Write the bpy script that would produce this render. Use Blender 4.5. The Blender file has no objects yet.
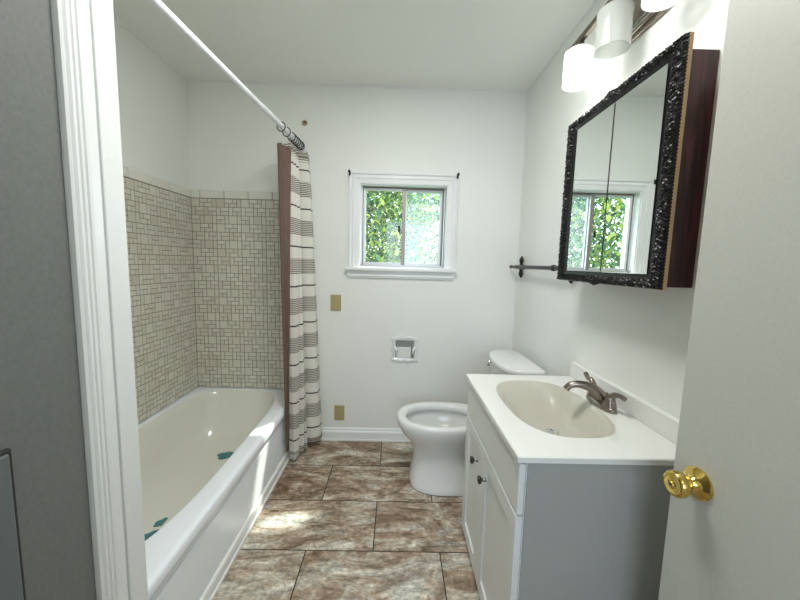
import bpy, bmesh, math, random
from mathutils import Vector, Matrix
random.seed(7)
C = bpy.context.scene.collection
S = bpy.context.scene
# ------------------------------------------------------------------ camera
W_ = Vector((0.01215576, 0.99420747, -0.1067883)); R_ = Vector((0.99962481, -0.00946103, 0.02570479)); U_ = Vector((-0.02454556, 0.1070607, 0.99394946))
cd = bpy.data.cameras.new('camera'); cam = bpy.data.objects.new('camera', cd); C.objects.link(cam)
cd.sensor_fit = 'HORIZONTAL'; cd.sensor_width = 36.0; cd.lens = 340.1 / 800 * 36; cd.clip_start = 0.01
M = Matrix((R_, U_, -W_)).transposed().to_4x4(); M.translation = Vector((0, 0, 1.3)); cam.matrix_world = M
S.camera = cam
# ------------------------------------------------------------------ world, sun, exposure
S.view_settings.view_transform = 'Standard'; S.view_settings.look = 'None'
S.view_settings.gamma = 1; S.view_settings.use_curve_mapping = False
S.view_settings.exposure = .31
SUN = Vector((-0.82, -1.0, -1.82)).normalized()
w = bpy.data.worlds.new('world'); S.world = w; w.use_nodes = True
nt = w.node_tree; bg = nt.nodes['Background']
sky = nt.nodes.new('ShaderNodeTexSky'); sky.sky_type = 'NISHITA'; sky.sun_disc = False
sky.sun_elevation = math.radians(52); sky.sun_rotation = math.radians(37)
mixs = nt.nodes.new('ShaderNodeMixRGB'); mixs.inputs[0].default_value = 0.75; mixs.inputs[2].default_value = (5.6, 6.5, 7.7, 1)
nt.links.new(sky.outputs[0], mixs.inputs[1]); nt.links.new(mixs.outputs[0], bg.inputs[0]); bg.inputs[1].default_value = .75
sl = bpy.data.lights.new('sun', 'SUN'); sl.energy = 7.5; sl.angle = math.radians(1.8); sl.color = (1, .95, .86)
so = bpy.data.objects.new('sun', sl); C.objects.link(so); so.rotation_euler = SUN.to_track_quat('-Z', 'Y').to_euler(); so.location = (3, 6, 8)
pl = bpy.data.lights.new('window_portal', 'AREA'); pl.shape = 'RECTANGLE'; pl.size = .6; pl.size_y = .56; pl.cycles.is_portal = True
po = bpy.data.objects.new('window_portal', pl); C.objects.link(po); po.location = (.037, 2.57, 1.555); po.rotation_euler = (math.radians(-90), 0, 0)
pl2 = bpy.data.lights.new('added_hall_opening_portal', 'AREA'); pl2.shape = 'RECTANGLE'; pl2.size = 1.3; pl2.size_y = 1.2; pl2.cycles.is_portal = True  # portal for an unseen hall opening added to let skylight in
po2 = bpy.data.objects.new('added_hall_opening_portal', pl2); C.objects.link(po2); po2.location = (.0, -1.93, 1.5); po2.rotation_euler = (math.radians(90), 0, 0)
S.cycles.max_bounces = 14; S.cycles.diffuse_bounces = 9
hl = bpy.data.lights.new('added_hall_fill', 'AREA'); hl.shape = 'RECTANGLE'; hl.size = .5; hl.size_y = .5; hl.energy = 4; hl.color = (1, .97, .92)  # fill lamp added in the unseen hall to lift the room
ho = bpy.data.objects.new('added_hall_fill', hl); C.objects.link(ho); ho.location = (0, -.9, 2.40)

cl = bpy.data.lights.new('added_ceiling_fill', 'AREA'); cl.shape = 'DISK'; cl.size = .5; cl.energy = 16; cl.color = (1, .99, .96)  # soft overhead fill, added out of view to brighten the bathroom
co = bpy.data.objects.new('added_ceiling_fill', cl); C.objects.link(co); co.location = (-.03, 1.05, 2.45)

# ------------------------------------------------------------------ helpers
def tag(o, label=None, cat=None, group=None, kind=None):
    if label: o['label'] = label
    if cat: o['category'] = cat
    if group: o['group'] = group
    if kind: o['kind'] = kind
    return o
def empty(name, loc, label=None, cat=None, group=None, kind=None):
    o = bpy.data.objects.new(name, None); C.objects.link(o); o.location = loc; o.empty_display_size = .05
    return tag(o, label, cat, group, kind)
def obj(name, bm, mat, parent=None, smooth=False, bevel=0, bseg=2, ang=40):
    """bm is in world coordinates; children keep their world position."""
    bmesh.ops.recalc_face_normals(bm, faces=bm.faces)
    me = bpy.data.meshes.new(name)
    if parent is not None:
        bm.transform(Matrix.Translation(-org(parent)))
    bm.to_mesh(me); bm.free()
    for m in (mat if isinstance(mat, (list, tuple)) else [mat]): me.materials.append(m)
    if smooth:
        me.shade_smooth()
        me.set_sharp_from_angle(angle=math.radians(ang))
    o = bpy.data.objects.new(name, me); C.objects.link(o)
    if parent is not None: o.parent = parent
    if bevel:
        b = o.modifiers.new('bevel', 'BEVEL'); b.width = bevel; b.segments = bseg; b.limit_method = 'ANGLE'; b.angle_limit = math.radians(50)
        b.harden_normals = False
        me.shade_smooth(); me.set_sharp_from_angle(angle=math.radians(ang))
    return o
def org(o):
    v = Vector((0, 0, 0))
    while o is not None: v += Vector(o.location); o = o.parent
    return v
def box(bm, x0, x1, y0, y1, z0, z1, mi=0):
    v = [bm.verts.new((x, y, z)) for x in (x0, x1) for y in (y0, y1) for z in (z0, z1)]
    for q in ((0, 1, 3, 2), (4, 6, 7, 5), (0, 4, 5, 1), (2, 3, 7, 6), (0, 2, 6, 4), (1, 5, 7, 3)):
        f = bm.faces.new([v[i] for i in q]); f.material_index = mi
    return v
def B(*a):
    bm = bmesh.new()
    for t in a: box(bm, *t)
    return bm
def loft(bm, rings, cap0=True, cap1=True, closed=True, mi=0, split=None):
    R = [[bm.verts.new(p) for p in r] for r in rings]
    n = len(R[0]); base_mi = mi
    for k_, (a, b) in enumerate(zip(R, R[1:])):
        mi = base_mi if split is None or k_ < split else base_mi + 1
        for i in range(n if closed else n - 1):
            f = bm.faces.new((a[i], a[(i + 1) % n], b[(i + 1) % n], b[i])); f.material_index = mi
    if cap0: bm.faces.new(R[0][::-1]).material_index = mi
    if cap1: bm.faces.new(R[-1]).material_index = mi
    return R
def tube(bm, pts, rad, seg=12, cap=True, mi=0):
    pts = [Vector(p) for p in pts]; rings = []; n = len(pts)
    ref = None
    for i, p in enumerate(pts):
        t = (pts[min(i + 1, n - 1)] - pts[max(i - 1, 0)]).normalized()
        if ref is None:
            ref = Vector((0, 0, 1)) if abs(t.z) < .9 else Vector((1, 0, 0))
        s = t.cross(ref).normalized(); ref = s.cross(t).normalized()
        r = rad[i] if isinstance(rad, (list, tuple)) else rad
        ra, rb = r if isinstance(r, tuple) else (r, r)
        rings.append([p + s * (ra * math.cos(2 * math.pi * k / seg)) + ref * (rb * math.sin(2 * math.pi * k / seg)) for k in range(seg)])
    loft(bm, rings, cap, cap, mi=mi)
def spline(pts, n=6):
    P = [Vector(p) for p in pts]; out = []
    for i in range(len(P) - 1):
        a = P[max(i - 1, 0)]; b = P[i]; c = P[i + 1]; d = P[min(i + 2, len(P) - 1)]
        for k in range(n):
            t = k / n
            out.append(.5 * ((2 * b) + (c - a) * t + (2 * a - 5 * b + 4 * c - d) * t * t + (3 * b - a - 3 * c + d) * t ** 3))
    out.append(P[-1]); return out
def lerp_list(vals, n):
    out = []
    for i in range(len(vals) - 1):
        for k in range(n):
            t = k / n; a, b = vals[i], vals[i + 1]
            out.append(tuple(x + (y - x) * t for x, y in zip(a, b)) if isinstance(a, tuple) else a + (b - a) * t)
    out.append(vals[-1]); return out
def lathe(bm, prof, origin, axis, seg=24, mi=0, cap0=True, cap1=True):
    """prof = [(distance along axis, radius)]"""
    ax = Vector(axis).normalized(); q = ax.to_track_quat('Z', 'Y').to_matrix(); o = Vector(origin)
    rings = [[o + q @ Vector((r * math.cos(2 * math.pi * k / seg), r * math.sin(2 * math.pi * k / seg), h)) for k in range(seg)] for h, r in prof]
    loft(bm, rings, cap0, cap1, mi=mi)
def grid(bm, f, nu, nv, mi=0):
    V = [[bm.verts.new(f(u / nu, v / nv)) for v in range(nv + 1)] for u in range(nu + 1)]
    for i in range(nu):
        for j in range(nv):
            bm.faces.new((V[i][j], V[i + 1][j], V[i + 1][j + 1], V[i][j + 1])).material_index = mi
    return V
def sgnp(v, e): return math.copysign(abs(v) ** e, v)

# ------------------------------------------------------------------ materials
def mat(name, col, rough=.5, metal=0, spec=.5, bump=0, bscale=60, var=0, vscale=4, coat=0):
    m = bpy.data.materials.new(name); m.use_nodes = True; t = m.node_tree; p = t.nodes['Principled BSDF']
    p.inputs['Base Color'].default_value = (*col, 1); p.inputs['Roughness'].default_value = rough
    p.inputs['Metallic'].default_value = metal; p.inputs['Specular IOR Level'].default_value = spec; p.inputs['Coat Weight'].default_value = coat
    tc = t.nodes.new('ShaderNodeTexCoord')
    if var:
        n = t.nodes.new('ShaderNodeTexNoise'); n.inputs['Scale'].default_value = vscale; n.inputs['Detail'].default_value = 4
        t.links.new(tc.outputs['Object'], n.inputs['Vector'])
        r = t.nodes.new('ShaderNodeMapRange'); r.inputs[1].default_value = .3; r.inputs[2].default_value = .7; r.inputs[3].default_value = 1 - var; r.inputs[4].default_value = 1 + var
        t.links.new(n.outputs[0], r.inputs[0])
        mx = t.nodes.new('ShaderNodeVectorMath'); mx.operation = 'SCALE'; mx.inputs[0].default_value = col
        t.links.new(r.outputs[0], mx.inputs['Scale']); t.links.new(mx.outputs[0], p.inputs['Base Color'])
    if bump:
        n = t.nodes.new('ShaderNodeTexNoise'); n.inputs['Scale'].default_value = bscale; n.inputs['Detail'].default_value = 3
        t.links.new(tc.outputs['Object'], n.inputs['Vector'])
        b = t.nodes.new('ShaderNodeBump'); b.inputs['Strength'].default_value = bump; b.inputs['Distance'].default_value = .002
        t.links.new(n.outputs[0], b.inputs['Height']); t.links.new(b.outputs[0], p.inputs['Normal'])
    return m
M_wall = mat('wall_paint', (.79, .805, .775), .55, bump=.25, bscale=90, var=.02, vscale=2)
M_ceil = mat('ceiling_paint', (.84, .85, .82), .8, bump=.2, bscale=120)
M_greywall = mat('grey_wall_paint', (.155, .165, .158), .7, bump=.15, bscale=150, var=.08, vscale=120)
M_trim = mat('trim_gloss_white', (.80, .82, .82), .32)
M_hall = mat('hall_paint', (.6, .6, .58), .8)
M_tub = mat('tub_enamel', (.76, .76, .69), .16, coat=.3)
M_apron = mat('tub_front_white', (.86, .90, .95), .28)
M_porc = mat('porcelain', (.76, .77, .76), .10, coat=.4)
M_vanity = mat('vanity_white', (.72, .74, .72), .38)
M_vshaded = mat('vanity_white_shaded', (.36, .37, .345), .45, var=.03)  # cabinet white with the shade of the side darkened into the colour
M_top = mat('cultured_marble', (.77, .775, .745), .14, coat=.3)
M_nickel = mat('brushed_nickel', (.30, .265, .23), .28, metal=1)
M_dknob = mat('dark_pewter', (.16, .15, .14), .25, metal=1)
M_brass = mat('polished_brass', (.72, .52, .14), .13, metal=1)
M_brassdk = mat('aged_brass', (.30, .18, .07), .35, metal=.8)
M_iron = mat('black_iron', (.018, .018, .018), .35, metal=.3)
M_black = mat('black_carved_frame', (.006, .0055, .0055), .30, spec=.35, bump=.3, bscale=220)
M_tan = mat('raw_pine_edge', (.52, .33, .16), .5, var=.12, vscale=30)
M_mirror = mat('mirror_silver', (.84, .88, .85), .01, metal=1)
M_chrome = mat('chrome', (.8, .8, .8), .08, metal=1)
M_plate = mat('ivory_gold_plate', (.40, .34, .16), .35)
M_alu = mat('aluminium_sash', (.70, .71, .71), .35, metal=.4)
M_aludk = mat('weathered_track', (.16, .14, .12), .5)
M_grout = mat('tile_grout', (.21, .20, .16), .8)
M_border = mat('border_tile', (.72, .72, .65), .22)
M_teal = mat('teal_decal', (.06, .22, .24), .5)
M_door = mat('door_paint', (.47, .475, .42), .42, bump=.12, bscale=160, var=.03, vscale=150)
M_panel = mat('panel_grey', (.13, .15, .155), .5, var=.05, vscale=90)
M_gap = mat('dark_gap', (.03, .03, .03), .8)
M_rod = mat('rod_white', (.80, .82, .86), .3)
M_ring = mat('ring_dark', (.05, .04, .035), .35, metal=.6)
M_caulk = mat('caulk_white', (.8, .8, .78), .5)
M_bark = mat('bark', (.16, .12, .09), .9, bump=.5, bscale=20)
M_bronze = mat('bronze_bar', (.20, .17, .14), .3, metal=1)
M_brushed = mat('backplate_brushed', (.34, .29, .24), .35, metal=.9)

def wood_mat():
    m = mat('mahogany_laminate', (.1, .03, .03), .35); t = m.node_tree; p = t.nodes['Principled BSDF']
    tc = t.nodes.new('ShaderNodeTexCoord'); mp = t.nodes.new('ShaderNodeMapping'); mp.inputs['Scale'].default_value = (30, 30, 2.2)
    n = t.nodes.new('ShaderNodeTexNoise'); n.inputs['Scale'].default_value = 1.6; n.inputs['Detail'].default_value = 6; n.inputs['Distortion'].default_value = 1.2
    r = t.nodes.new('ShaderNodeValToRGB'); r.color_ramp.elements[0].position = .36; r.color_ramp.elements[0].color = (.016, .004, .005, 1)
    r.color_ramp.elements[1].position = .66; r.color_ramp.elements[1].color = (.085, .022, .024, 1)
    t.links.new(tc.outputs['Object'], mp.inputs[0]); t.links.new(mp.outputs[0], n.inputs['Vector']); t.links.new(n.outputs[0], r.inputs[0]); t.links.new(r.outputs[0], p.inputs['Base Color'])
    return m
M_wood = wood_mat()

def floor_mat():
    m = mat('stone_look_tile', (.3, .3, .3), .3); t = m.node_tree; p = t.nodes['Principled BSDF']; L = t.links.new
    tc = t.nodes.new('ShaderNodeTexCoord')
    mp = t.nodes.new('ShaderNodeMapping'); mp.inputs['Location'].default_value = (.379, -1.412 + .325 * 6, 0)
    L(tc.outputs['Object'], mp.inputs[0])
    br = t.nodes.new('ShaderNodeTexBrick'); br.offset = .5; br.offset_frequency = 2
    br.inputs['Color1'].default_value = (0, 0, 0, 1); br.inputs['Color2'].default_value = (1, 1, 1, 1); br.inputs['Mortar'].default_value = (.5, .5, .5, 1)
    br.inputs['Scale'].default_value = 1; br.inputs['Mortar Size'].default_value = .0028; br.inputs['Mortar Smooth'].default_value = .2
    br.inputs['Brick Width'].default_value = .606; br.inputs['Row Height'].default_value = .325
    L(mp.outputs[0], br.inputs['Vector'])
    # per-tile shift of the stone figure
    rnd = t.nodes.new('ShaderNodeSeparateColor'); L(br.outputs['Color'], rnd.inputs[0])
    sc = t.nodes.new('ShaderNodeMath'); sc.operation = 'MULTIPLY'; sc.inputs[1].default_value = 17.0; L(rnd.outputs[0], sc.inputs[0])
    cmb = t.nodes.new('ShaderNodeCombineXYZ'); L(sc.outputs[0], cmb.inputs[2]); L(sc.outputs[0], cmb.inputs[0])
    add = t.nodes.new('ShaderNodeVectorMath'); L(tc.outputs['Object'], add.inputs[0]); L(cmb.outputs[0], add.inputs[1])
    mr = t.nodes.new('ShaderNodeMapping'); mr.inputs['Rotation'].default_value = (0, 0, math.radians(-42)); mr.inputs['Scale'].default_value = (1.0, 2.9, 1)
    L(add.outputs[0], mr.inputs[0])
    n1 = t.nodes.new('ShaderNodeTexNoise'); n1.inputs['Scale'].default_value = 2.3; n1.inputs['Detail'].default_value = 11; n1.inputs['Roughness'].default_value = .70; n1.inputs['Distortion'].default_value = 1.6
    L(mr.outputs[0], n1.inputs['Vector'])
    r1 = t.nodes.new('ShaderNodeValToRGB'); e = r1.color_ramp.elements
    e[0].position = .27; e[0].color = (.085, .055, .035, 1)
    e[1].position = .70; e[1].color = (.78, .74, .65, 1)
    for pos, c in ((.38, (.19, .12, .07)), (.45, (.33, .235, .16)), (.515, (.47, .38, .285)), (.575, (.58, .54, .455))):
        q = e.new(pos); q.color = (*c, 1)
    sh = t.nodes.new('ShaderNodeMath'); sh.operation = 'MULTIPLY_ADD'; sh.inputs[1].default_value = .10; L(rnd.outputs[0], sh.inputs[0]); L(n1.outputs[0], sh.inputs[2])
    sh2 = t.nodes.new('ShaderNodeMath'); sh2.operation = 'SUBTRACT'; sh2.inputs[1].default_value = .05; L(sh.outputs[0], sh2.inputs[0]); L(sh2.outputs[0], r1.inputs[0])
    # fine veins
    n2 = t.nodes.new('ShaderNodeTexNoise'); n2.inputs['Scale'].default_value = 5.5; n2.inputs['Detail'].default_value = 8; n2.inputs['Distortion'].default_value = 2.2
    L(mr.outputs[0], n2.inputs['Vector'])
    ab = t.nodes.new('ShaderNodeMath'); ab.operation = 'SUBTRACT'; ab.inputs[1].default_value = .5; L(n2.outputs[0], ab.inputs[0])
    ab2 = t.nodes.new('ShaderNodeMath'); ab2.operation = 'ABSOLUTE'; L(ab.outputs[0], ab2.inputs[0])
    vr = t.nodes.new('ShaderNodeMapRange'); vr.inputs[1].default_value = 0; vr.inputs[2].default_value = .06; vr.inputs[3].default_value = .72; vr.inputs[4].default_value = 1
    L(ab2.outputs[0], vr.inputs[0])
    mv = t.nodes.new('ShaderNodeVectorMath'); mv.operation = 'SCALE'; L(r1.outputs[0], mv.inputs[0]); L(vr.outputs[0], mv.inputs['Scale'])
    n3 = t.nodes.new('ShaderNodeTexNoise'); n3.inputs['Scale'].default_value = 60; n3.inputs['Detail'].default_value = 3; L(add.outputs[0], n3.inputs['Vector'])
    gr = t.nodes.new('ShaderNodeMapRange'); gr.inputs[1].default_value = .3; gr.inputs[2].default_value = .7; gr.inputs[3].default_value = .72; gr.inputs[4].default_value = 1.24; L(n3.outputs[0], gr.inputs[0])
    mg = t.nodes.new('ShaderNodeVectorMath'); mg.operation = 'SCALE'; L(mv.outputs[0], mg.inputs[0]); L(gr.outputs[0], mg.inputs['Scale'])
    n4 = t.nodes.new('ShaderNodeTexNoise'); n4.inputs['Scale'].default_value = 9; n4.inputs['Detail'].default_value = 10; n4.inputs['Roughness'].default_value = .72; n4.inputs['Distortion'].default_value = .8
    L(mr.outputs[0], n4.inputs['Vector'])
    sp = t.nodes.new('ShaderNodeMapRange'); sp.inputs[1].default_value = .33; sp.inputs[2].default_value = .60; sp.inputs[3].default_value = .48; sp.inputs[4].default_value = 1.22; L(n4.outputs[0], sp.inputs[0])
    mg2 = t.nodes.new('ShaderNodeVectorMath'); mg2.operation = 'SCALE'; L(mg.outputs[0], mg2.inputs[0]); L(sp.outputs[0], mg2.inputs['Scale'])
    mm = t.nodes.new('ShaderNodeMixRGB'); L(br.outputs['Fac'], mm.inputs[0]); L(mg2.outputs[0], mm.inputs[1]); mm.inputs[2].default_value = (.03, .025, .02, 1)
    L(mm.outputs[0], p.inputs['Base Color'])
    rr = t.nodes.new('ShaderNodeMapRange'); rr.inputs[3].default_value = .28; rr.inputs[4].default_value = .8; L(br.outputs['Fac'], rr.inputs[0]); L(rr.outputs[0], p.inputs['Roughness'])
    b = t.nodes.new('ShaderNodeBump'); b.invert = True; b.inputs['Strength'].default_value = .6; b.inputs['Distance'].default_value = .002; L(br.outputs['Fac'], b.inputs['Height']); L(b.outputs[0], p.inputs['Normal'])
    return m
M_floor = floor_mat()

def tile_mat():
    m = mat('mosaic_tile', (.5, .47, .39), .28); t = m.node_tree; p = t.nodes['Principled BSDF']
    a = t.nodes.new('ShaderNodeAttribute'); a.attribute_name = 'tone'
    r = t.nodes.new('ShaderNodeValToRGB'); e = r.color_ramp.elements
    e[0].color = (.60, .565, .48, 1); e[1].color = (.70, .68, .60, 1); q = e.new(.35); q.color = (.655, .63, .545, 1)
    t.links.new(a.outputs['Fac'], r.inputs[0]); t.links.new(r.outputs[0], p.inputs['Base Color'])
    return m
M_tile = tile_mat()

def curtain_mat():
    m = mat('striped_cotton', (.8, .8, .75), .85, bump=.5, bscale=500); t = m.node_tree; p = t.nodes['Principled BSDF']; L = t.links.new
    tc = t.nodes.new('ShaderNodeTexCoord'); sp = t.nodes.new('ShaderNodeSeparateXYZ'); L(tc.outputs['Object'], sp.inputs[0])
    def mth(op, a, b=None):
        n = t.nodes.new('ShaderNodeMath'); n.operation = op
        for i, v in enumerate((a, b)):
            if v is None: continue
            if isinstance(v, (int, float)): n.inputs[i].default_value = v
            else: L(v, n.inputs[i])
        return n.outputs[0]
    z = sp.outputs[2]
    per = .247
    tt = mth('FRACT', mth('DIVIDE', mth('SUBTRACT', z, .153 - per * 10), per))    # 0 at thin dark lines
    dist = mth('MULTIPLY', mth('ABSOLUTE', mth('SUBTRACT', tt, .5)), per)          # distance from band centre
    band = mth('LESS_THAN', dist, .050)
    fine = mth('LESS_THAN', mth('FRACT', mth('DIVIDE', z, .0115)), .62)
    line = mth('GREATER_THAN', dist, per / 2 - .0045)
    bf = mth('MULTIPLY', band, fine)
    top = mth('GREATER_THAN', z, 1.930)
    tf = mth('MULTIPLY', top, mth('LESS_THAN', mth('FRACT', mth('DIVIDE', z, .018)), .4))
    hem = mth('LESS_THAN', z, .058)
    keep = mth('SUBTRACT', 1, hem)
    m1 = t.nodes.new('ShaderNodeMixRGB'); m1.inputs[1].default_value = (.70, .69, .63, 1); m1.inputs[2].default_value = (.20, .175, .14, 1)
    L(mth('MULTIPLY', mth('MAXIMUM', bf, tf), keep), m1.inputs[0])
    m2 = t.nodes.new('ShaderNodeMixRGB'); L(m1.outputs[0], m2.inputs[1]); m2.inputs[2].default_value = (.035, .03, .028, 1); L(mth('MULTIPLY', line, keep), m2.inputs[0])
    L(m2.outputs[0], p.inputs['Base Color'])
    return m
M_curt = curtain_mat()
M_brown = mat('brown_liner', (.135, .082, .06), .6, bump=.3, bscale=300, var=.08, vscale=12)

def pane_mat(name, frost, tint):
    m = bpy.data.materials.new(name); m.use_nodes = True; t = m.node_tree; t.nodes.clear(); L = t.links.new
    o = t.nodes.new('ShaderNodeOutputMaterial'); tr = t.nodes.new('ShaderNodeBsdfTransparent'); tr.inputs[0].default_value = (*tint, 1)
    tl = t.nodes.new('ShaderNodeBsdfTranslucent'); tl.inputs[0].default_value = (.85, .92, .93, 1)
    gl = t.nodes.new('ShaderNodeBsdfGlossy'); gl.inputs['Roughness'].default_value = .05
    tc = t.nodes.new('ShaderNodeTexCoord'); n = t.nodes.new('ShaderNodeTexNoise'); n.inputs['Scale'].default_value = 70; n.inputs['Detail'].default_value = 4
    L(tc.outputs['Object'], n.inputs['Vector'])
    r = t.nodes.new('ShaderNodeMapRange'); r.inputs[1].default_value = .38; r.inputs[2].default_value = .62; r.inputs[3].default_value = frost * .5; r.inputs[4].default_value = frost * 2
    L(n.outputs[0], r.inputs[0])
    a = t.nodes.new('ShaderNodeMixShader'); L(r.outputs[0], a.inputs[0]); L(tr.outputs[0], a.inputs[1]); L(tl.outputs[0], a.inputs[2])
    b = t.nodes.new('ShaderNodeMixShader'); b.inputs[0].default_value = .035; L(a.outputs[0], b.inputs[1]); L(gl.outputs[0], b.inputs[2])
    L(b.outputs[0], o.inputs[0]); return m
M_paneL = pane_mat('clear_window_glass', .008, (.95, .98, .95))
M_paneR = pane_mat('hazy_window_glass', .075, (.88, .96, .98))

def shade_mat(name, emit):
    m = bpy.data.materials.new(name); m.use_nodes = True; t = m.node_tree; t.nodes.clear(); L = t.links.new
    o = t.nodes.new('ShaderNodeOutputMaterial'); tr = t.nodes.new('ShaderNodeBsdfTransparent'); tl = t.nodes.new('ShaderNodeBsdfTranslucent'); tl.inputs[0].default_value = (.9, .92, .9, 1)
    df = t.nodes.new('ShaderNodeBsdfDiffuse'); df.inputs[0].default_value = (.80, .82, .80, 1)
    gl = t.nodes.new('ShaderNodeBsdfGlossy'); gl.inputs['Roughness'].default_value = .08
    a = t.nodes.new('ShaderNodeMixShader'); a.inputs[0].default_value = .5; L(tl.outputs[0], a.inputs[1]); L(df.outputs[0], a.inputs[2])
    b = t.nodes.new('ShaderNodeMixShader'); b.inputs[0].default_value = .30; L(a.outputs[0], b.inputs[1]); L(tr.outputs[0], b.inputs[2])
    c = t.nodes.new('ShaderNodeMixShader'); c.inputs[0].default_value = .06; L(b.outputs[0], c.inputs[1]); L(gl.outputs[0], c.inputs[2])
    if emit:
        e = t.nodes.new('ShaderNodeEmission'); e.inputs[0].default_value = (.97, 1, .99, 1); e.inputs[1].default_value = emit
        ad = t.nodes.new('ShaderNodeAddShader'); L(c.outputs[0], ad.inputs[0]); L(e.outputs[0], ad.inputs[1]); L(ad.outputs[0], o.inputs[0])
    else: L(c.outputs[0], o.inputs[0])
    return m
M_shadeon = shade_mat('frosted_shade_lit', .28)
M_shadeoff = shade_mat('frosted_shade_unlit', 0)
M_bulboff = mat('bulb_glass', (.8, .8, .78), .3)
def emit_mat(name, col, s):
    m = bpy.data.materials.new(name); m.use_nodes = True; t = m.node_tree; p = t.nodes['Principled BSDF']
    p.inputs['Emission Color'].default_value = (*col, 1); p.inputs['Emission Strength'].default_value = s; return m
M_bulbon = emit_mat('bulb_lit', (1, .98, .94), 1.6)
def leaf_mat():
    m = bpy.data.materials.new('leaf'); m.use_nodes = True; t = m.node_tree; t.nodes.clear(); L = t.links.new
    o = t.nodes.new('ShaderNodeOutputMaterial'); at = t.nodes.new('ShaderNodeAttribute'); at.attribute_name = 'tone'
    r = t.nodes.new('ShaderNodeValToRGB'); e = r.color_ramp.elements; e[0].color = (.02, .06, .03, 1); e[1].color = (.60, .66, .10, 1); q = e.new(.5); q.color = (.17, .32, .14, 1)
    L(at.outputs['Fac'], r.inputs[0])
    d = t.nodes.new('ShaderNodeBsdfDiffuse'); tl = t.nodes.new('ShaderNodeBsdfTranslucent'); L(r.outputs[0], d.inputs[0]); L(r.outputs[0], tl.inputs[0])
    a = t.nodes.new('ShaderNodeMixShader'); a.inputs[0].default_value = .5; L(d.outputs[0], a.inputs[1]); L(tl.outputs[0], a.inputs[2]); L(a.outputs[0], o.inputs[0]); return m
M_leaf = leaf_mat()

# ------------------------------------------------------------------ the room
XL, XR, D, H = -1.411, .842, 2.386, 2.461
YE = .862            # near end of the tub alcove
XW = -.68           # grey wall left of the doorway
WT = .14            # outer wall thickness
wx0, wx1, wz0, wz1 = -.262, .338, 1.277, 1.833
def struct(name, bm, m, **k): return tag(obj(name, bm, m, **k), kind='structure')
struct('floor', B((XL - .14, XR + .14, -1.9, D + WT, -.06, 0)), M_floor)
struct('ceiling', B((XL - .14, XR + .14, -1.9, D + WT, H, H + .06)), M_ceil)
wall_back = struct('wall_back', B((XL - .14, wx0, D, D + WT, 0, H), (wx1, XR + .14, D, D + WT, 0, H), (wx0, wx1, D, D + WT, 0, wz0), (wx0, wx1, D, D + WT, wz1, H)), M_wall)
wall_left = struct('wall_left', B((XL - .14, XL, YE, D, 0, H)), M_wall)
struct('wall_right', B((XR, XR + .14, -1.9, D, 0, H)), M_wall)
struct('wall_alcove', B((XL - .14, XW - .10, YE - .10, YE, 0, H)), M_wall)
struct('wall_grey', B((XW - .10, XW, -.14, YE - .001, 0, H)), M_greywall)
struct('wall_front', B((XW - .10, -.16, -.24, -.14, 0, H), (.72, XR, -.24, -.14, 0, H), (-.16, .72, -.24, -.14, 2.06, H)), M_wall)
struct('wall_hall', B((XL - .14, XW - .10, -.24, -.14, 0, H), (XL - .14, XL, -1.9, -.24, 0, H), (XL, -.65, -1.9, -1.8, 0, H), (.65, XR, -1.9, -1.8, 0, H), (-.65, .65, -1.9, -1.8, 0, .9), (-.65, .65, -1.9, -1.8, 2.1, H)), M_hall)  # opening in the far wall added for daylight from behind the camera
# trim around the alcove corner (stepped casing + flat board), running floor to ceiling
def casing_profile():
    # (y, projection from wall)
    return [(.720, 0), (.720, .004), (.722, .011), (.727, .013), (.730, .009), (.733, .004), (.738, .004), (.742, .009), (.748, .009), (.750, .006), (.753, .010), (.759, .010), (.761, .007), (.764, .011), (.772, .011), (.799, .007), (.801, .001), (.803, .001)]
bm = bmesh.new()
pr = casing_profile() + [(.803, 0)]
loft(bm, [[(XW + d, y, z) for y, d in pr] for z in (0, H)])
struct('trim_1', bm, M_trim)
struct('trim_2', B((XW - .10, XW + .010, .803, YE, 0, H)), M_trim, bevel=.002)
# cove bead between ceiling and walls
bm = bmesh.new()
box(bm, XL, XR, D - .006, D, H - .008, H); box(bm, XR - .006, XR, -.1, D, H - .008, H); box(bm, XL, XL + .006, YE, D, H - .008, H)
box(bm, XR - .006, XR, D - .006, D, .1, H - .008)
struct('trim_3', bm, M_trim)
# baseboard
bm = bmesh.new()
prof = [(0, 0), (.016, 0), (.016, .062), (.013, .070), (.008, .074), (.008, .082), (.004, .092), (0, .093)]
loft(bm, [[(x, D - d, z) for d, z in prof] for x in (-.66, XR)])
box(bm, -.66, XR, D - .022, D, 0, .012)
struct('baseboard_back', bm, M_trim)
bm = bmesh.new()
loft(bm, [[(XR - d, y, z) for d, z in prof] for y in (1.56, D - .02)])
struct('baseboard_right', bm, M_trim)

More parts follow.
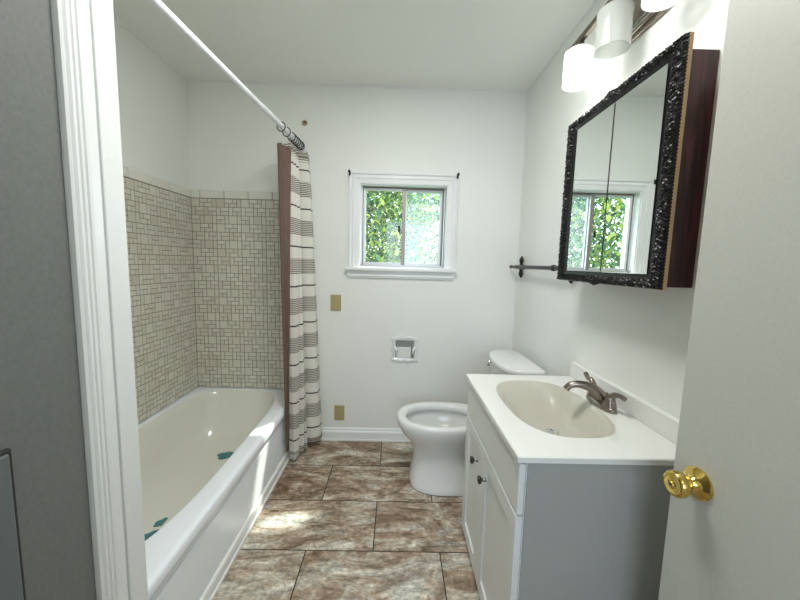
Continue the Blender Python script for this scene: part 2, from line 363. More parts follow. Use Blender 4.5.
# ------------------------------------------------------------------ mosaic tile
MOD = ["AAbbcd", "AAeffd", "ghhijj", "gkkimn", "oopBBq", "rspBBq"]
def cells():
    out = {}
    for r in range(6):
        for c in range(6):
            out.setdefault(MOD[r][c], []).append((c, r))
    return [(min(x for x, _ in v), min(y for _, y in v), max(x for x, _ in v) + 1, max(y for _, y in v) + 1) for v in out.values()]
def mosaic(fn, width, ztop, zbot, unit=.028):
    """fn(u, v, d): u along wall, v world z, d distance off wall"""
    bm = bmesh.new(); lay = bm.faces.layers.float.new('tone_f'); g = .0018
    nC = int(width / unit) + 7; nR = int((ztop - zbot) / unit) + 7
    for mc in range(0, nC, 6):
        for mrw in range(0, nR, 6):
            for (c0, r0, c1, r1) in cells():
                u0 = (mc + c0) * unit + g; u1 = min((mc + c1) * unit, width) - g
                v1 = ztop - (mrw + r0) * unit - g; v0 = max(ztop - (mrw + r1) * unit, zbot) + g
                if u1 - u0 < .004 or v1 - v0 < .004: continue
                tone = random.random(); e = .0009
                lo = [bm.verts.new(fn(u, v, .003)) for u, v in ((u0, v0), (u1, v0), (u1, v1), (u0, v1))]
                hi = [bm.verts.new(fn(u, v, .0042)) for u, v in ((u0 + e, v0 + e), (u1 - e, v0 + e), (u1 - e, v1 - e), (u0 + e, v1 - e))]
                fs = [bm.faces.new(hi)] + [bm.faces.new((lo[i], lo[(i + 1) % 4], hi[(i + 1) % 4], hi[i])) for i in range(4)]
                for f in fs: f[lay] = tone
    return bm
def put_tone(o, vals): 
    a = o.data.attributes.new('tone', 'FLOAT', 'FACE'); a.data.foreach_set('value', vals)
def mosaic_obj(name, fn, width, ztop, zbot, parent):
    bm = mosaic(fn, width, ztop, zbot); lay = bm.faces.layers.float['tone_f']; bm.faces.ensure_lookup_table()
    vals = [f[lay] for f in bm.faces]
    o = obj(name, bm, M_tile, parent); put_tone(o, vals); return o
ZT, ZR = 1.706, .38
xTE = -.70
obj('tile_grout', B((XL, xTE, D - .003, D, ZR, ZT + .052)), M_grout, wall_back)
obj('tile_grout', B((XL, XL + .003, YE, D - .003, ZR, ZT + .052)), M_grout, wall_left)
mosaic_obj('mosaic_tile_field', lambda u, v, d: (XL + .004 + u, D - d, v), xTE - XL - .004, ZT, ZR, wall_back)
mosaic_obj('mosaic_tile_field', lambda u, v, d: (XL + d, D - .004 - u, v), D - YE - .004, ZT, ZR, wall_left)
bm = bmesh.new(); x = XL + .004; first = .062
while x < xTE - .005:
    x1 = min(x + first, xTE); box(bm, x + .002, x1 - .002, D - .009, D - .002, ZT + .002, ZT + .051); x = x1; first = .163
o = obj('border_tiles', bm, M_border, wall_back, bevel=.002)
bm = bmesh.new(); y = D - .010; first = .05
while y > YE + .005:
    y0 = max(y - first, YE); box(bm, XL + .002, XL + .009, y0 + .0012, y - .0012, ZT + .002, ZT + .051); y = y0; first = .163
o = obj('border_tiles', bm, M_border, wall_left, bevel=.002)

# ------------------------------------------------------------------ window
win = empty('window_1', (.04, D, 1.26), kind='structure')
def frame_bm(x0, x1, z0, z1, wl, prof):
    """picture-frame moulding without the bottom piece: prof=[(outward distance from opening, projection)]"""
    bm = bmesh.new()
    path = [lambda o: (x0 - o, z0), lambda o: (x0 - o, z1 + o), lambda o: (x1 + o, z1 + o), lambda o: (x1 + o, z0)]
    rings = [[(p(o)[0], D - d, p(o)[1]) for o, d in prof] for p in path]
    loft(bm, rings); return bm
prof = [(0, 0), (0, .012), (.030, .014), (.036, .019), (.044, .019), (.048, .015), (.056, .015), (.060, .024), (.068, .026), (.070, .022), (.070, 0)]
cas = obj('window_casing', frame_bm(wx0, wx1, wz0 - .015, wz1, 0, prof), M_trim, win)
obj('window_sill', B((wx0 - .095, wx1 + .075, D - .045, D + .02, 1.245, 1.268)), M_trim, win, bevel=.005)
obj('window_apron', B((wx0 - .08, wx1 + .06, D - .014, D, 1.195, 1.245), (wx0 - .08, wx1 + .06, D - .020, D, 1.205, 1.219)), M_trim, win, bevel=.003)
# reveal lining
r = .007
obj('window_reveal', B((wx0, wx0 + r, D - .002, D + WT, wz0 - .009, wz1), (wx1 - r, wx1, D - .002, D + WT, wz0 - .009, wz1), (wx0 + r, wx1 - r, D - .002, D + WT, wz1 - r, wz1), (wx0 + r, wx1 - r, D - .002, D + WT, wz0 - .009, wz0)), M_trim, win)
ax0, ax1, az0, az1 = wx0 + r, wx1 - r, wz0, wz1 - r
yf = D + .050
obj('slider_track', B((ax0, ax0 + .012, yf, yf + .05, az0, az1), (ax1 - .020, ax1, yf, yf + .05, az0, az1), (ax0, ax1, yf, yf + .05, az1 - .010, az1), (ax0, ax1, yf - .004, yf + .05, az0, az0 + .012)), M_aludk, win)
obj('outer_frame', B((ax0, ax1, yf - .008, yf, az0 + .0, az0 + .012), (ax0, ax0 + .008, yf - .008, yf, az0, az1), (ax1 - .012, ax1 - .004, yf - .008, yf, az0, az1)), M_alu, win, bevel=.001)
def sash(x0, x1, y, pm, st=.018):
    z0, z1 = az0 + .010, az1 - .008
    s = obj('window_sash', B((x0, x0 + st, y, y + .018, z0, z1), (x1 - st, x1, y, y + .018, z0, z1), (x0 + st, x1 - st, y, y + .018, z0, z0 + st), (x0 + st, x1 - st, y, y + .018, z1 - st, z1)), M_alu, win, bevel=.0015)
    p = obj('window_pane', B((x0 + st - .002, x1 - st + .002, y + .008, y + .011, z0 + st - .002, z1 - st + .002)), pm, s)
    return s
sL = sash(ax0 + .012, .052, yf + .002, M_paneL)
sR = sash(.040, ax1 - .018, yf + .024, M_paneR, .020)
obj('mullion_edge', B((.028, .054, yf - .004, yf + .002, az0 + .012, az1 - .014)), mat('mullion_bronze', (.33, .29, .26), .4, metal=.5), win, bevel=.001)
bm = B((.004, .018, yf - .012, yf - .001, 1.515, 1.565)); 
obj('window_latch', bm, M_iron, win, bevel=.003)

# ------------------------------------------------------------------ bathtub
tub = empty('bathtub', (-1.04, 1.62, 0), 'long cream enamel bathtub with white front against the mosaic tile', 'bathtub')
N = 120; cxT, cyT = -1.068, 1.628; aT, bT = .308, .732
def tring(sa, sb, z, ex=4.0, dy=0):
    out = []
    for k in range(N):
        t = 2 * math.pi * k / N; c, s = math.cos(t), math.sin(t)
        out.append((cxT + sa * sgnp(c, 2 / ex), cyT + dy + sb * sgnp(s, 2 / ex), z))
    return out
ZRIM = .377
def outer():
    out = []; x0, x1, y0, y1 = XL + .004, -.70, YE + .003, D - .006
    for p in tring(aT, bT, 0):
        dx, dy = p[0] - cxT, p[1] - cyT
        ks = []
        if dx > 1e-9: ks.append((x1 - cxT) / dx)
        if dx < -1e-9: ks.append((x0 - cxT) / dx)
        if dy > 1e-9: ks.append((y1 - cyT) / dy)
        if dy < -1e-9: ks.append((y0 - cyT) / dy)
        k = min(ks); out.append((cxT + dx * k, cyT + dy * k, ZRIM))
    return out
bm = bmesh.new()
rings = [[(p[0], p[1], .30) for p in outer()], outer(), tring(aT + .006, bT + .006, ZRIM), tring(aT, bT, ZRIM - .002), tring(aT - .008, bT - .010, ZRIM - .012),
         tring(aT - .016, bT - .025, ZRIM - .05), tring(aT - .028, bT - .06, .27), tring(aT - .042, bT - .11, .17), tring(aT - .058, bT - .16, .10, 3.6),
         tring(aT - .085, bT - .21, .068, 3.2), tring(aT - .13, bT - .27, .055, 2.8), tring(aT - .2, bT - .42, .052, 2.6)]
loft(bm, rings, False, True, split=3)
obj('tub_basin', bm, [M_apron, M_tub], tub, smooth=True, ang=50)
bm = bmesh.new()
pr = [(-.72, .3765), (-.700, .3785), (-.686, .378), (-.678, .373), (-.674, .364), (-.6735, .345), (-.675, .333), (-.680, .327), (-.690, .325), (-.692, .318), (-.692, .05), (-.692, .0), (-.72, 0)]
loft(bm, [[(x, y, z) for x, z in pr] for y in (YE + .003, D - .004)])
obj('tub_apron', bm, M_apron, tub, smooth=True, ang=60)
obj('apron_panel_line', B((-.692, -.689, YE + .01, D - .03, .075, .29)), M_apron, tub, bevel=.002)
bm = bmesh.new()
pr = [(-.694, 0), (-.672, 0), (-.672, .012), (-.678, .017), (-.680, .05), (-.684, .056), (-.694, .058)]
loft(bm, [[(x, y, z) for x, z in pr] for y in (YE + .003, D - .03)])
obj('base_strip', bm, M_caulk, tub)
bm = bmesh.new(); lathe(bm, [(0, .028), (.003, .028), (.004, .02), (.002, .0)], (-1.07, 1.12, .053), (0, 0, 1), cap1=False)
obj('drain', bm, M_chrome, tub, smooth=True)
# worn teal decals on the tub bottom
def decal(loc, ang, a, b, label):
    bm = bmesh.new(); n = 28; top = []; bot = []
    for k in range(n):
        t = 2 * math.pi * k / n; rr = 1 + .12 * math.sin(5 * t + loc[0] * 30) + .06 * math.sin(9 * t)
        x, y = a * rr * math.cos(t), b * rr * math.sin(t) * (1 - .5 * math.cos(t))
        X = x * math.cos(ang) - y * math.sin(ang); Y = x * math.sin(ang) + y * math.cos(ang)
        top.append((loc[0] + X, loc[1] + Y, loc[2] + .0015)); bot.append((loc[0] + X, loc[1] + Y, loc[2] - .001))
    loft(bm, [bot, top]); o = obj('bath_decal', bm, M_teal); tag(o, label, 'decal', 'teal decals stuck in the bathtub'); return o

decal((-1.04, 2.06, .0575), .2, .065, .035, 'teal decal in the tub farthest from the camera, nearest the tiled end')
decal((-1.085, 1.50, .0535), 1.2, .030, .018, 'smallest teal decal in the tub, middle of the three')
decal((-1.09, 1.40, .0535), 1.0, .06, .035, 'teal decal in the tub partly hidden behind the white casing')

# ------------------------------------------------------------------ shower rod, liner, curtain
rod0, rod1 = Vector((-.668, YE, 1.975)), Vector((-.650, D, 2.062))
rod = empty('shower_rod', rod1, 'long white shower curtain rod running overhead above the tub edge', 'curtain rod')
bm = bmesh.new(); mid = rod0.lerp(rod1, .55)
tube(bm, [rod0, mid], .0125, 16); obj('rod_tube', bm, M_rod, rod, smooth=True)
bm = bmesh.new(); tube(bm, [mid, rod1], .0145, 16); obj('rod_sleeve', bm, M_rod, rod, smooth=True)
for p, d in ((rod0, 1), (rod1, -1)):
    bm = bmesh.new(); lathe(bm, [(0, .026), (.012, .026), (.02, .019), (.034, .017)], p, (0, d, 0)); obj('end_cap', bm, M_rod, rod, smooth=True)
def rodz(y): return rod0.z + (rod1.z - rod0.z) * (y - YE) / (D - YE)
def rodx(y): return rod0.x + (rod1.x - rod0.x) * (y - YE) / (D - YE)
def cloth(name, top, bot, ztop, zbot, amp_t, amp_b, folds, m, label, cat, nu=160, nv=60, ph=0, sag=0.0, warp=1.0, groove=0.0, rise=0.0):
    bm = bmesh.new()
    top = spline([(a, b, 0) for a, b in top], 40); bot = spline([(a, b, 0) for a, b in bot], 40)
    def at(P, u):
        i = u * (len(P) - 1); k = min(int(i), len(P) - 2); return P[k].lerp(P[k + 1], i - k)
    def f(u, v):
        a, b = at(top, u), at(bot, u)
        a2, b2 = at(top, min(u + .01, 1)), at(bot, min(u + .01, 1)); a1, b1 = at(top, max(u - .01, 0)), at(bot, max(u - .01, 0))
        s = v ** .75; p = a.lerp(b, s); tg = (a2.lerp(b2, s) - a1.lerp(b1, s)).normalized(); nrm = Vector((tg.y, -tg.x, 0))
        amp = amp_t + (amp_b - amp_t) * v
        uw = u ** warp; w_ = math.sin(2 * math.pi * folds * uw + ph + .5 * math.sin(3 * v)) + .28 * math.sin(4 * math.pi * folds * uw + 1.3 + v)
        p = p + nrm * (amp * w_) - nrm * (groove * (math.exp(-((u - .50) / .030) ** 2) + .7 * math.exp(-((u - .27) / .025) ** 2)) * (.5 + .5 * v)) + tg * (.35 * amp * math.sin(4 * math.pi * folds * uw + ph))
        zt = ztop(p.y) - .012 * abs(math.sin(math.pi * folds * u + ph / 2)) if callable(ztop) else ztop
        return (p.x, p.y, zt + (zbot + rise * u - zt) * v - sag * math.sin(math.pi * u) * v)
    grid(bm, f, nu, nv)
    o = obj(name, bm, m, smooth=True, ang=180)
    sm = o.modifiers.new('thick', 'SOLIDIFY'); sm.thickness = .0018; sm.offset = 0
    return tag(o, label, cat)
cloth('shower_curtain', [(-.660, 2.10), (-.650, 2.18), (-.640, 2.26), (-.597, 2.345)], [(-.640, 2.085), (-.620, 2.13), (-.570, 2.24), (-.500, 2.340)],
      lambda y: rodz(y) - .052, .022, .022, .027, 4.6, M_curt, 'cream shower curtain with grey-brown woven stripes bunched at the wall', 'shower curtain', nu=300, nv=50, ph=.4, warp=.55, groove=.040, rise=.035)
cloth('curtain_liner', [(-.664, 1.945), (-.672, 2.0), (-.662, 2.06), (-.655, 2.10)], [(-.664, 2.030), (-.667, 2.040), (-.664, 2.050), (-.662, 2.060)],
      lambda y: rodz(y) - .085, .10, .013, .004, 2.2, M_brown, 'plain brown curtain liner hanging on the tub side of striped curtain', 'curtain liner', nu=120, nv=50, ph=1.4)
def ring(y, i, label):
    bm = bmesh.new(); c = Vector((rodx(y), y, rodz(y) - .006)); n = 20; R = .0225
    pts = [c + Vector((R * math.cos(2 * math.pi * k / n), .003 * math.sin(2 * math.pi * k / n), R * 1.15 * math.sin(2 * math.pi * k / n))) for k in range(n)]
    rings = []
    for k, p in enumerate(pts):
        rad = (p - c).normalized(); 
        rings.append([p + rad * (.0030 * math.cos(a)) + Vector((0, 1, 0)) * (.0030 * math.sin(a)) for a in [2 * math.pi * j / 6 for j in range(6)]])
    rings.append(rings[0]); loft(bm, rings, False, False)
    o = obj('curtain_ring', bm, M_ring, smooth=True)
    return tag(o, label, 'curtain ring', 'dark curtain rings bunched on the shower rod')
rl = 'dark metal curtain ring on the white rod above the bunched curtain'
for i, y in enumerate((1.97, 2.06, 2.15, 2.19, 2.225, 2.26, 2.295, 2.325, 2.345)):
    ring(y, i, 'dark curtain ring nearest the camera, above the brown liner' if i == 0 else 'second dark curtain ring, just behind the nearest one' if i == 1 else rl)
# ------------------------------------------------------------------ back wall fittings
def plate(cx, cz, label, outlet):
    o = empty('wall_plate', (cx, D, cz), label, 'wall plate')
    obj('cover', B((cx - .037, cx + .037, D - .006, D, cz - .057, cz + .057)), M_plate, o, bevel=.003)
    for dz in (-.042, .042):
        bm = bmesh.new(); lathe(bm, [(0, .0035), (.0015, .0035)], (cx, D - .006, cz + dz), (0, -1, 0), 10); obj('screw', bm, M_brassdk, o)
plate(-.422, 1.013, 'blank golden ivory wall plate beside the curtain at mid height', False)
plate(-.392, .206, 'blank golden ivory wall plate just above the baseboard', True)
bm = bmesh.new()
o = empty('wall_hook', (-.637, D, 2.214), 'small round brass and brown fitting high on wall above curtain', 'hook')
lathe(bm, [(0, .020), (.003, .019), (.005, .013)], (-.637, D, 2.214), (0, -1, 0), 20); obj('wall_ring', bm, mat('hook_ivory', (.45, .38, .26), .5), o, smooth=True)
bm = bmesh.new(); lathe(bm, [(.002, .010), (.016, .010), (.020, .007)], (-.632, D, 2.214), (0, -1, 0), 16); obj('peg', bm, M_brassdk, o, smooth=True)
for x, lb in ((wx0 - .068, 'dark curtain rod bracket at the upper left corner of the window'), (wx1 + .058, 'dark curtain rod bracket at the upper right corner of the window')):
    bm = bmesh.new(); z = 1.896
    box(bm, x - .006, x + .006, D - .030, D - .022, z - .018, z + .012); tube(bm, [(x, D - .026, z), (x, D - .045, z), (x, D - .052, z + .014)], .0045, 8)
    lathe(bm, [(0, .009), (.003, .009), (.006, .005)], (x, D - .045, z + .003), (0, -1, 0), 12)
    tag(obj('curtain_bracket', bm, M_iron, smooth=True), lb, 'bracket', 'brackets at the window corners')
# recessed toilet-paper holder (white ceramic)
cx, cz = .071, .691
tp = empty('toilet_paper_holder', (cx, D, cz), 'empty white ceramic toilet paper holder recessed in the back wall', 'toilet paper holder')
bm = bmesh.new()
hw, hh, iw, ih = .092, .086, .066, .064
def op(t):  # outer ornate outline
    n = 96; k = int(round(t * n)) % n; s = (k / n) * 4; i = int(s); f = s - i; 
    c = [(-hw, -hh), (hw, -hh), (hw, hh), (-hw, hh)][i]; e = [(hw, -hh), (hw, hh), (-hw, hh), (-hw, -hh)][i]
    x = c[0] + (e[0] - c[0]) * f; z = c[1] + (e[1] - c[1]) * f
    if i in (0, 2):
        b = .016 * max(0, 1 - abs(f - .5) / .38) - .018 * math.exp(-((f - .5) / .06) ** 2); z += b * (1 if i == 2 else -1)
    else:
        b = .004 * math.cos((f - .5) * 2 * math.pi * 2); x += b * (1 if i == 1 else -1)
    return x, z
def ip(t):
    n = 96; k = int(round(t * n)) % n; s = (k / n) * 4; i = int(s); f = s - i
    c = [(-iw, -ih), (iw, -ih), (iw, ih), (-iw, ih)][i]; e = [(iw, -ih), (iw, ih), (-iw, ih), (-iw, -ih)][i]
    return c[0] + (e[0] - c[0]) * f, c[1] + (e[1] - c[1]) * f
rings = []
for (w_, d) in ((0, 0), (0, .007), (.15, .013), (.75, .014), (1, .010), (1, -.001)):
    rr = []
    for k in range(96):
        o_, i_ = op(k / 96), ip(k / 96); rr.append((cx + o_[0] + (i_[0] - o_[0]) * w_, D - d, cz + o_[1] + (i_[1] - o_[1]) * w_))
    rings.append(rr)
loft(bm, rings, False, False); obj('rim', bm, M_porc, tp, smooth=True)
bm = bmesh.new()
lip = [(x, z) for x, z in ((-iw, -ih), (iw, -ih), (iw, ih), (-iw, ih))]
# shallow niche standing just proud of the wall: recess shade painted into the dark back, white slanting insert
box(bm, cx - iw, cx + iw, D - .004, D - .001, cz - ih, cz + ih); obj('niche_back', bm, mat('niche_shade', (.24, .25, .24), .4), tp)
bm = bmesh.new(); box(bm, cx - .060, cx + .044, D - .011, D - .004, cz - ih, cz + .016); obj('insert', bm, M_porc, tp, bevel=.003)
for s in (-1, 1):
    bm = bmesh.new(); tube(bm, spline([(cx + s * (iw + .004), D - .010, cz + .014), (cx + s * (iw - .002), D - .030, cz + .006), (cx + s * (iw - .010), D - .036, cz - .012), (cx + s * (iw - .004), D - .030, cz - .024)], 4), lerp_list([.010, .009, .007, .005], 4), 10)
    obj('roller_arm', bm, M_porc, tp, smooth=True)
    bm = bmesh.new(); lathe(bm, [(0, .006), (.004, .006)], (cx + s * (iw - .012), D - .037, cz - .004), (-s, 0, 0), 10); obj('roller_socket', bm, M_iron, tp)

# ------------------------------------------------------------------ toilet (faces the tub)
toi = empty('toilet', (.40, 1.965, 0), 'white toilet with round open bowl and no seat beside the vanity', 'toilet'); cyt = 1.962
def tor(xf, xb, hw_, z, ex=2.25, n=56, cx=None):
    cxx = xf + (xb - xf) * .46 if cx is None else cx; out = []
    for k in range(n):
        t = 2 * math.pi * k / n; c, s = math.cos(t), math.sin(t)
        x = cxx + (sgnp(c, 2 / ex) * ((xb - cxx) if c > 0 else (cxx - xf)))
        out.append((x, cyt + hw_ * sgnp(s, 2 / ex), z))
    return out
bm = bmesh.new()
L_ = [(.108, .62, .176, 0), (.106, .62, .177, .012), (.108, .61, .170, .03), (.116, .60, .150, .07), (.126, .59, .136, .13), (.130, .58, .132, .19), (.120, .58, .138, .235), (.085, .59, .158, .275), (.050, .60, .180, .315), (.030, .61, .194, .35), (.024, .61, .198, .375), (.024, .61, .198, .392), (.030, .605, .194, .401), (.045, .59, .182, .404),
      (.066, .52, .158, .402), (.078, .50, .146, .397), (.082, .49, .141, .388), (.083, .49, .140, .362), (.078, .495, .146, .359), (.074, .495, .152, .35), (.085, .485, .146, .32), (.13, .46, .118, .27), (.19, .43, .080, .22), (.22, .40, .06, .205)]
# fewer squarish foot rings
rings = [tor(a, b, c, z, 2.9 if z < .16 and i < 6 else 2.3) for i, (a, b, c, z) in enumerate(L_)]
loft(bm, rings, True, False); obj('bowl', bm, M_porc, toi, smooth=True, ang=70)
bm = bmesh.new(); loft(bm, [tor(.13, .46, .118, .262), tor(.13, .46, .118, .2635)]); 
obj('water', bm, mat('toilet_water', (.42, .44, .42), .04), toi)
bm = bmesh.new(); box(bm, .50, .79, cyt - .105, cyt + .105, .20, .398); obj('tank_shelf', bm, M_porc, toi, bevel=.03, bseg=5)
def tankring(x0, hw_, z, bow=.03, xb=.795, n=20, rc=.03):
    pts = []
    # straight back, bowed front with rounded ends
    pts.append((xb, cyt - hw_ + .006, z)); pts.append((xb, cyt + hw_ - .006, z)); pts.append((xb - .006, cyt + hw_, z))
    for k in range(n + 1):
        t = k / n * 2 - 1; pts.append((x0 + bow * abs(t) ** 2.4 + rc * abs(t) ** 14, cyt - hw_ * t * (1 - .0 * abs(t)), z))
    pts.append((xb - .006, cyt - hw_, z)); return pts
bm = bmesh.new(); loft(bm, [tankring(.635, .205, .40), tankring(.625, .215, .44), tankring(.612, .225, .66), tankring(.600, .226, .722)])
obj('tank', bm, M_porc, toi, smooth=True, ang=50)
bm = bmesh.new(); loft(bm, [tankring(.585, .236, .722, .06, rc=.045), tankring(.580, .240, .728, .06, rc=.045), tankring(.580, .240, .744, .06, rc=.045), tankring(.585, .236, .752, .06, rc=.045), tankring(.594, .228, .755, .06, rc=.045)])
obj('tank_lid', bm, M_porc, toi, smooth=True, ang=50)
bm = bmesh.new(); lathe(bm, [(0, .014), (.006, .014), (.012, .009), (.022, .008)], (.625, 2.135, .685), (-1, 0, 0), 16)
tube(bm, spline([(.604, 2.135, .685), (.596, 2.115, .684), (.592, 2.08, .680)], 4), lerp_list([.007, .006, .008], 4), 10)
obj('flush_lever', bm, M_chrome, toi, smooth=True)
for y in (cyt - .11, cyt + .11):
    bm = bmesh.new(); lathe(bm, [(0, .014), (.010, .013), (.016, .006)], (.40, y, .028), (0, 0, 1), 14); obj('bolt_cap', bm, M_porc, toi, smooth=True)
bm = bmesh.new(); loft(bm, [tor(.1065, .622, .1775, 0, 2.9), tor(.1065, .622, .1775, .002, 2.9)]); obj('grout_line', bm, M_gap, toi)

# ------------------------------------------------------------------ vanity
vx0, vy0, vy1, vz = .334, .848, 1.530, .80
van = empty('vanity_cabinet', (.60, 1.19, 0), 'white two-door bathroom vanity cabinet with shade-darkened side panel, between toilet and door', 'vanity cabinet')
bx = vx0 + .030
by0, by1 = vy0 + .010, vy1 - .010
obj('body', B((bx, XR - .002, by0, by0 + .016, 0, .778), (bx, XR - .002, by1 - .016, by1, 0, .778), (bx + .016, XR - .002, by0 + .016, by1 - .016, .085, .10), (XR - .012, XR - .002, by0 + .016, by1 - .016, .10, .778), (bx, bx + .016, by0 + .016, by1 - .016, .62, .70)), M_vshaded, van, bevel=.001)
obj('face_frame', B((bx - .0015, bx + .002, by0, by1, .0, .778)), M_vanity, van)
obj('false_drawer_front', B((bx - .019, bx - .0015, by0 + .004, by1 - .004, .622, .770)), M_vanity, van, bevel=.002)
def shaker(y0, y1, z0, z1):
    bm = bmesh.new(); st = .055; xf = bx - .020; xk = bx - .0015
    box(bm, xf, xk, y0, y0 + st, z0, z1); box(bm, xf, xk, y1 - st, y1, z0, z1); box(bm, xf, xk, y0 + st, y1 - st, z0, z0 + st); box(bm, xf, xk, y0 + st, y1 - st, z1 - st, z1)
    box(bm, xf + .008, xk, y0 + st, y1 - st, z0 + st, z1 - st)
    return obj('door', bm, M_vanity, van, bevel=.0015)
ym = 1.222
for y0, y1, ky in ((by0 + .004, ym - .002, ym - .060), (ym + .002, by1 - .004, ym + .066)):
    d = shaker(y0, y1, .055, .615)
    bm = bmesh.new(); lathe(bm, [(0, .008), (.004, .006), (.014, .0055), (.018, .013), (.024, .0155), (.028, .013), (.030, .006)], (bx - .020, ky, .522), (-1, 0, 0), 20)
    obj('knob', bm, M_dknob, d, smooth=True)
# countertop with integral oval basin
top = empty('countertop', (.60, 1.19, .775), 'glossy white countertop with oval sink basin and backsplash', 'countertop')
bm = bmesh.new(); n = 96; bcx, bcy, ba, bb = .572, 1.205, .165, .250
def br_(sa, sb, z, dx=0):
    return [(bcx + dx + sa * sgnp(math.cos(2 * math.pi * k / n), .74), bcy + sb * sgnp(math.sin(2 * math.pi * k / n), .74), z) for k in range(n)]
def rect_ring(z, m=0):
    out = []; x0, x1, y0, y1 = vx0 + m, XR - .002, vy0 + m, vy1 - m
    for p in br_(ba, bb, 0):
        dx, dy = p[0] - bcx, p[1] - bcy; ks = []
        if abs(dx) > 1e-9: ks.append(((x1 if dx > 0 else x0) - bcx) / dx)
        if abs(dy) > 1e-9: ks.append(((y1 if dy > 0 else y0) - bcy) / dy)
        k = min(ks); out.append([bcx + dx * k, bcy + dy * k, z])
    # snap the nearest points to the corners
    for cxx in (x0, x1):
        for cyy in (y0, y1):
            q = min(out, key=lambda p: (p[0] - cxx) ** 2 + (p[1] - cyy) ** 2); q[0], q[1] = cxx, cyy
    return [tuple(p) for p in out]
rings = [rect_ring(.779, .004), rect_ring(.782), rect_ring(.797), rect_ring(.80, .003), br_(ba + .006, bb + .006, .80), br_(ba, bb, .799), br_(ba - .007, bb - .010, .795), br_(ba - .022, bb - .035, .780, .004), br_(ba - .046, bb - .080, .745, .010), br_(ba - .075, bb - .130, .712, .018), br_(ba - .105, bb - .18, .694, .022), br_(.026, .026, .688, .024)]
loft(bm, rings, False, True, split=5)
obj('counter', bm, [M_top, mat('cream_basin', (.52, .50, .425), .14, coat=.3)], top, smooth=True, ang=35)
obj('backsplash', B((XR - .024, XR - .001, vy0, vy1, .80, .868)), M_top, top, bevel=.003)
bm = bmesh.new(); lathe(bm, [(0, .025), (.003, .024), (.004, .016), (.001, .012)], (bcx + .024, bcy, .688), (0, 0, 1), 24); obj('sink_drain', bm, M_chrome, top, smooth=True)
# faucet
fx, fy = .765, 1.200
fau = empty('faucet', (fx, fy, .80), 'brushed nickel two-handle faucet at the back of the sink', 'faucet')
bm = bmesh.new(); n = 40
def fr(a, b, z): return [(fx + a * math.cos(2 * math.pi * k / n), fy + b * sgnp(math.sin(2 * math.pi * k / n), .8), z) for k in range(n)]
loft(bm, [fr(.027, .080, .80), fr(.029, .082, .804), fr(.027, .080, .812), fr(.021, .072, .819), fr(.012, .06, .822)])
obj('base', bm, M_nickel, fau, smooth=True, ang=60)
bm = bmesh.new(); P = spline([(fx + .006, fy, .812), (fx - .004, fy + .001, .835), (fx - .035, fy + .006, .862), (fx - .075, fy + .014, .872), (fx - .105, fy + .022, .866), (fx - .120, fy + .026, .848)], 6)
tube(bm, P, lerp_list([(.024, .024), (.022, .023), (.018, .018), (.0155, .014), (.015, .012), (.012, .012)], 6), 18); obj('spout', bm, M_nickel, fau, smooth=True, ang=60)
for s, tip in ((1, (fx - .008, fy + .100, .890)), (-1, (fx + .012, fy - .108, .866))):
    y = fy + s * .051
    bm = bmesh.new(); lathe(bm, [(0, .023), (.012, .021), (.028, .017), (.038, .015), (.044, .010)], (fx, y, .812), (0, 0, 1), 20)
    p0 = Vector((fx, y, .850)); t = Vector(tip)
    tube(bm, spline([p0, p0.lerp(t, .3) + Vector((0, 0, .010)), p0.lerp(t, .65) + Vector((0, 0, .008 if s < 0 else -.004)), t], 5), lerp_list([.014, .010, .008, .0085], 5), 12)
    obj('handle', bm, M_nickel, fau, smooth=True, ang=60)
bm = bmesh.new(); lathe(bm, [(0, .003), (.022, .003), (.024, .007), (.029, .008), (.032, .004)], (fx + .020, fy, .815), (0, 0, 1), 12); obj('lift_rod', bm, M_dknob, fau, smooth=True)

# ------------------------------------------------------------------ mirrored cabinet
my0, my1, mz0, mz1 = .900, 1.482, 1.248, 1.888
gy0, gy1, gz0, gz1 = .958, 1.396, 1.293, 1.838
mc = empty('mirror_cabinet', (XR, 1.18, mz0), 'mirrored wall cabinet with ornate black frame and dark red wood side', 'medicine cabinet')
obj('cabinet_body', B((.724, XR - .001, .957, 1.43, 1.252, 1.884)), M_wood, mc, bevel=.001)
obj('frame_backing', B((.711, .7225, my0, my1, mz0, mz1)), M_tan, mc, bevel=.001)
# carved frame: relief grid with mitred corners
bm = bmesh.new(); rnd = random.Random(3)
def wob(s, k): return math.sin(s * k)
def side(A, Bp, wid, nrm):
    """A->Bp outer edge corners (y,z); carved strip of width wid towards nrm (y,z)"""
    A = Vector(A); Bv = Vector(Bp); Lg = (Bv - A).length; nu = int(Lg / .0028); nv = 18; d = (Bv - A) / Lg
    V = []
    for i in range(nu + 1):
        row = []
        for j in range(nv + 1):
            v = j / nv; m0 = v * wid[1]; m1 = v * wid[2]
            s = m0 + (Lg - m0 - m1) * i / nu
            p = A + d * s + Vector(nrm) * (v * wid[0])
            base = .010 + .006 * math.sin(math.pi * min(1, v / .62)) if v < .62 else .010 - .006 * ((v - .62) / .38)
            if v > .97: base = .008
            rel = 0
            if .05 < v < .60:
                q = math.sin(s * 520 + 2.2 * math.sin(v * 9)) * math.sin(v * 30 + 1.4 * math.sin(s * 260))
                rel = .0026 * q + rnd.uniform(-.0022, .0022)
            edge = 0
            if j == 0: edge = .0012 * math.sin(s * 700)
            p = p - Vector(nrm) * edge
            row.append(bm.verts.new((.712 - (0 if j == 0 else base + rel), p.x, p.y)))
        V.append(row)
    for i in range(nu):
        for j in range(nv): bm.faces.new((V[i][j], V[i + 1][j], V[i + 1][j + 1], V[i][j + 1]))
wb, wt, wn, wf = gz0 - mz0, mz1 - gz1, gy0 - my0, my1 - gy1
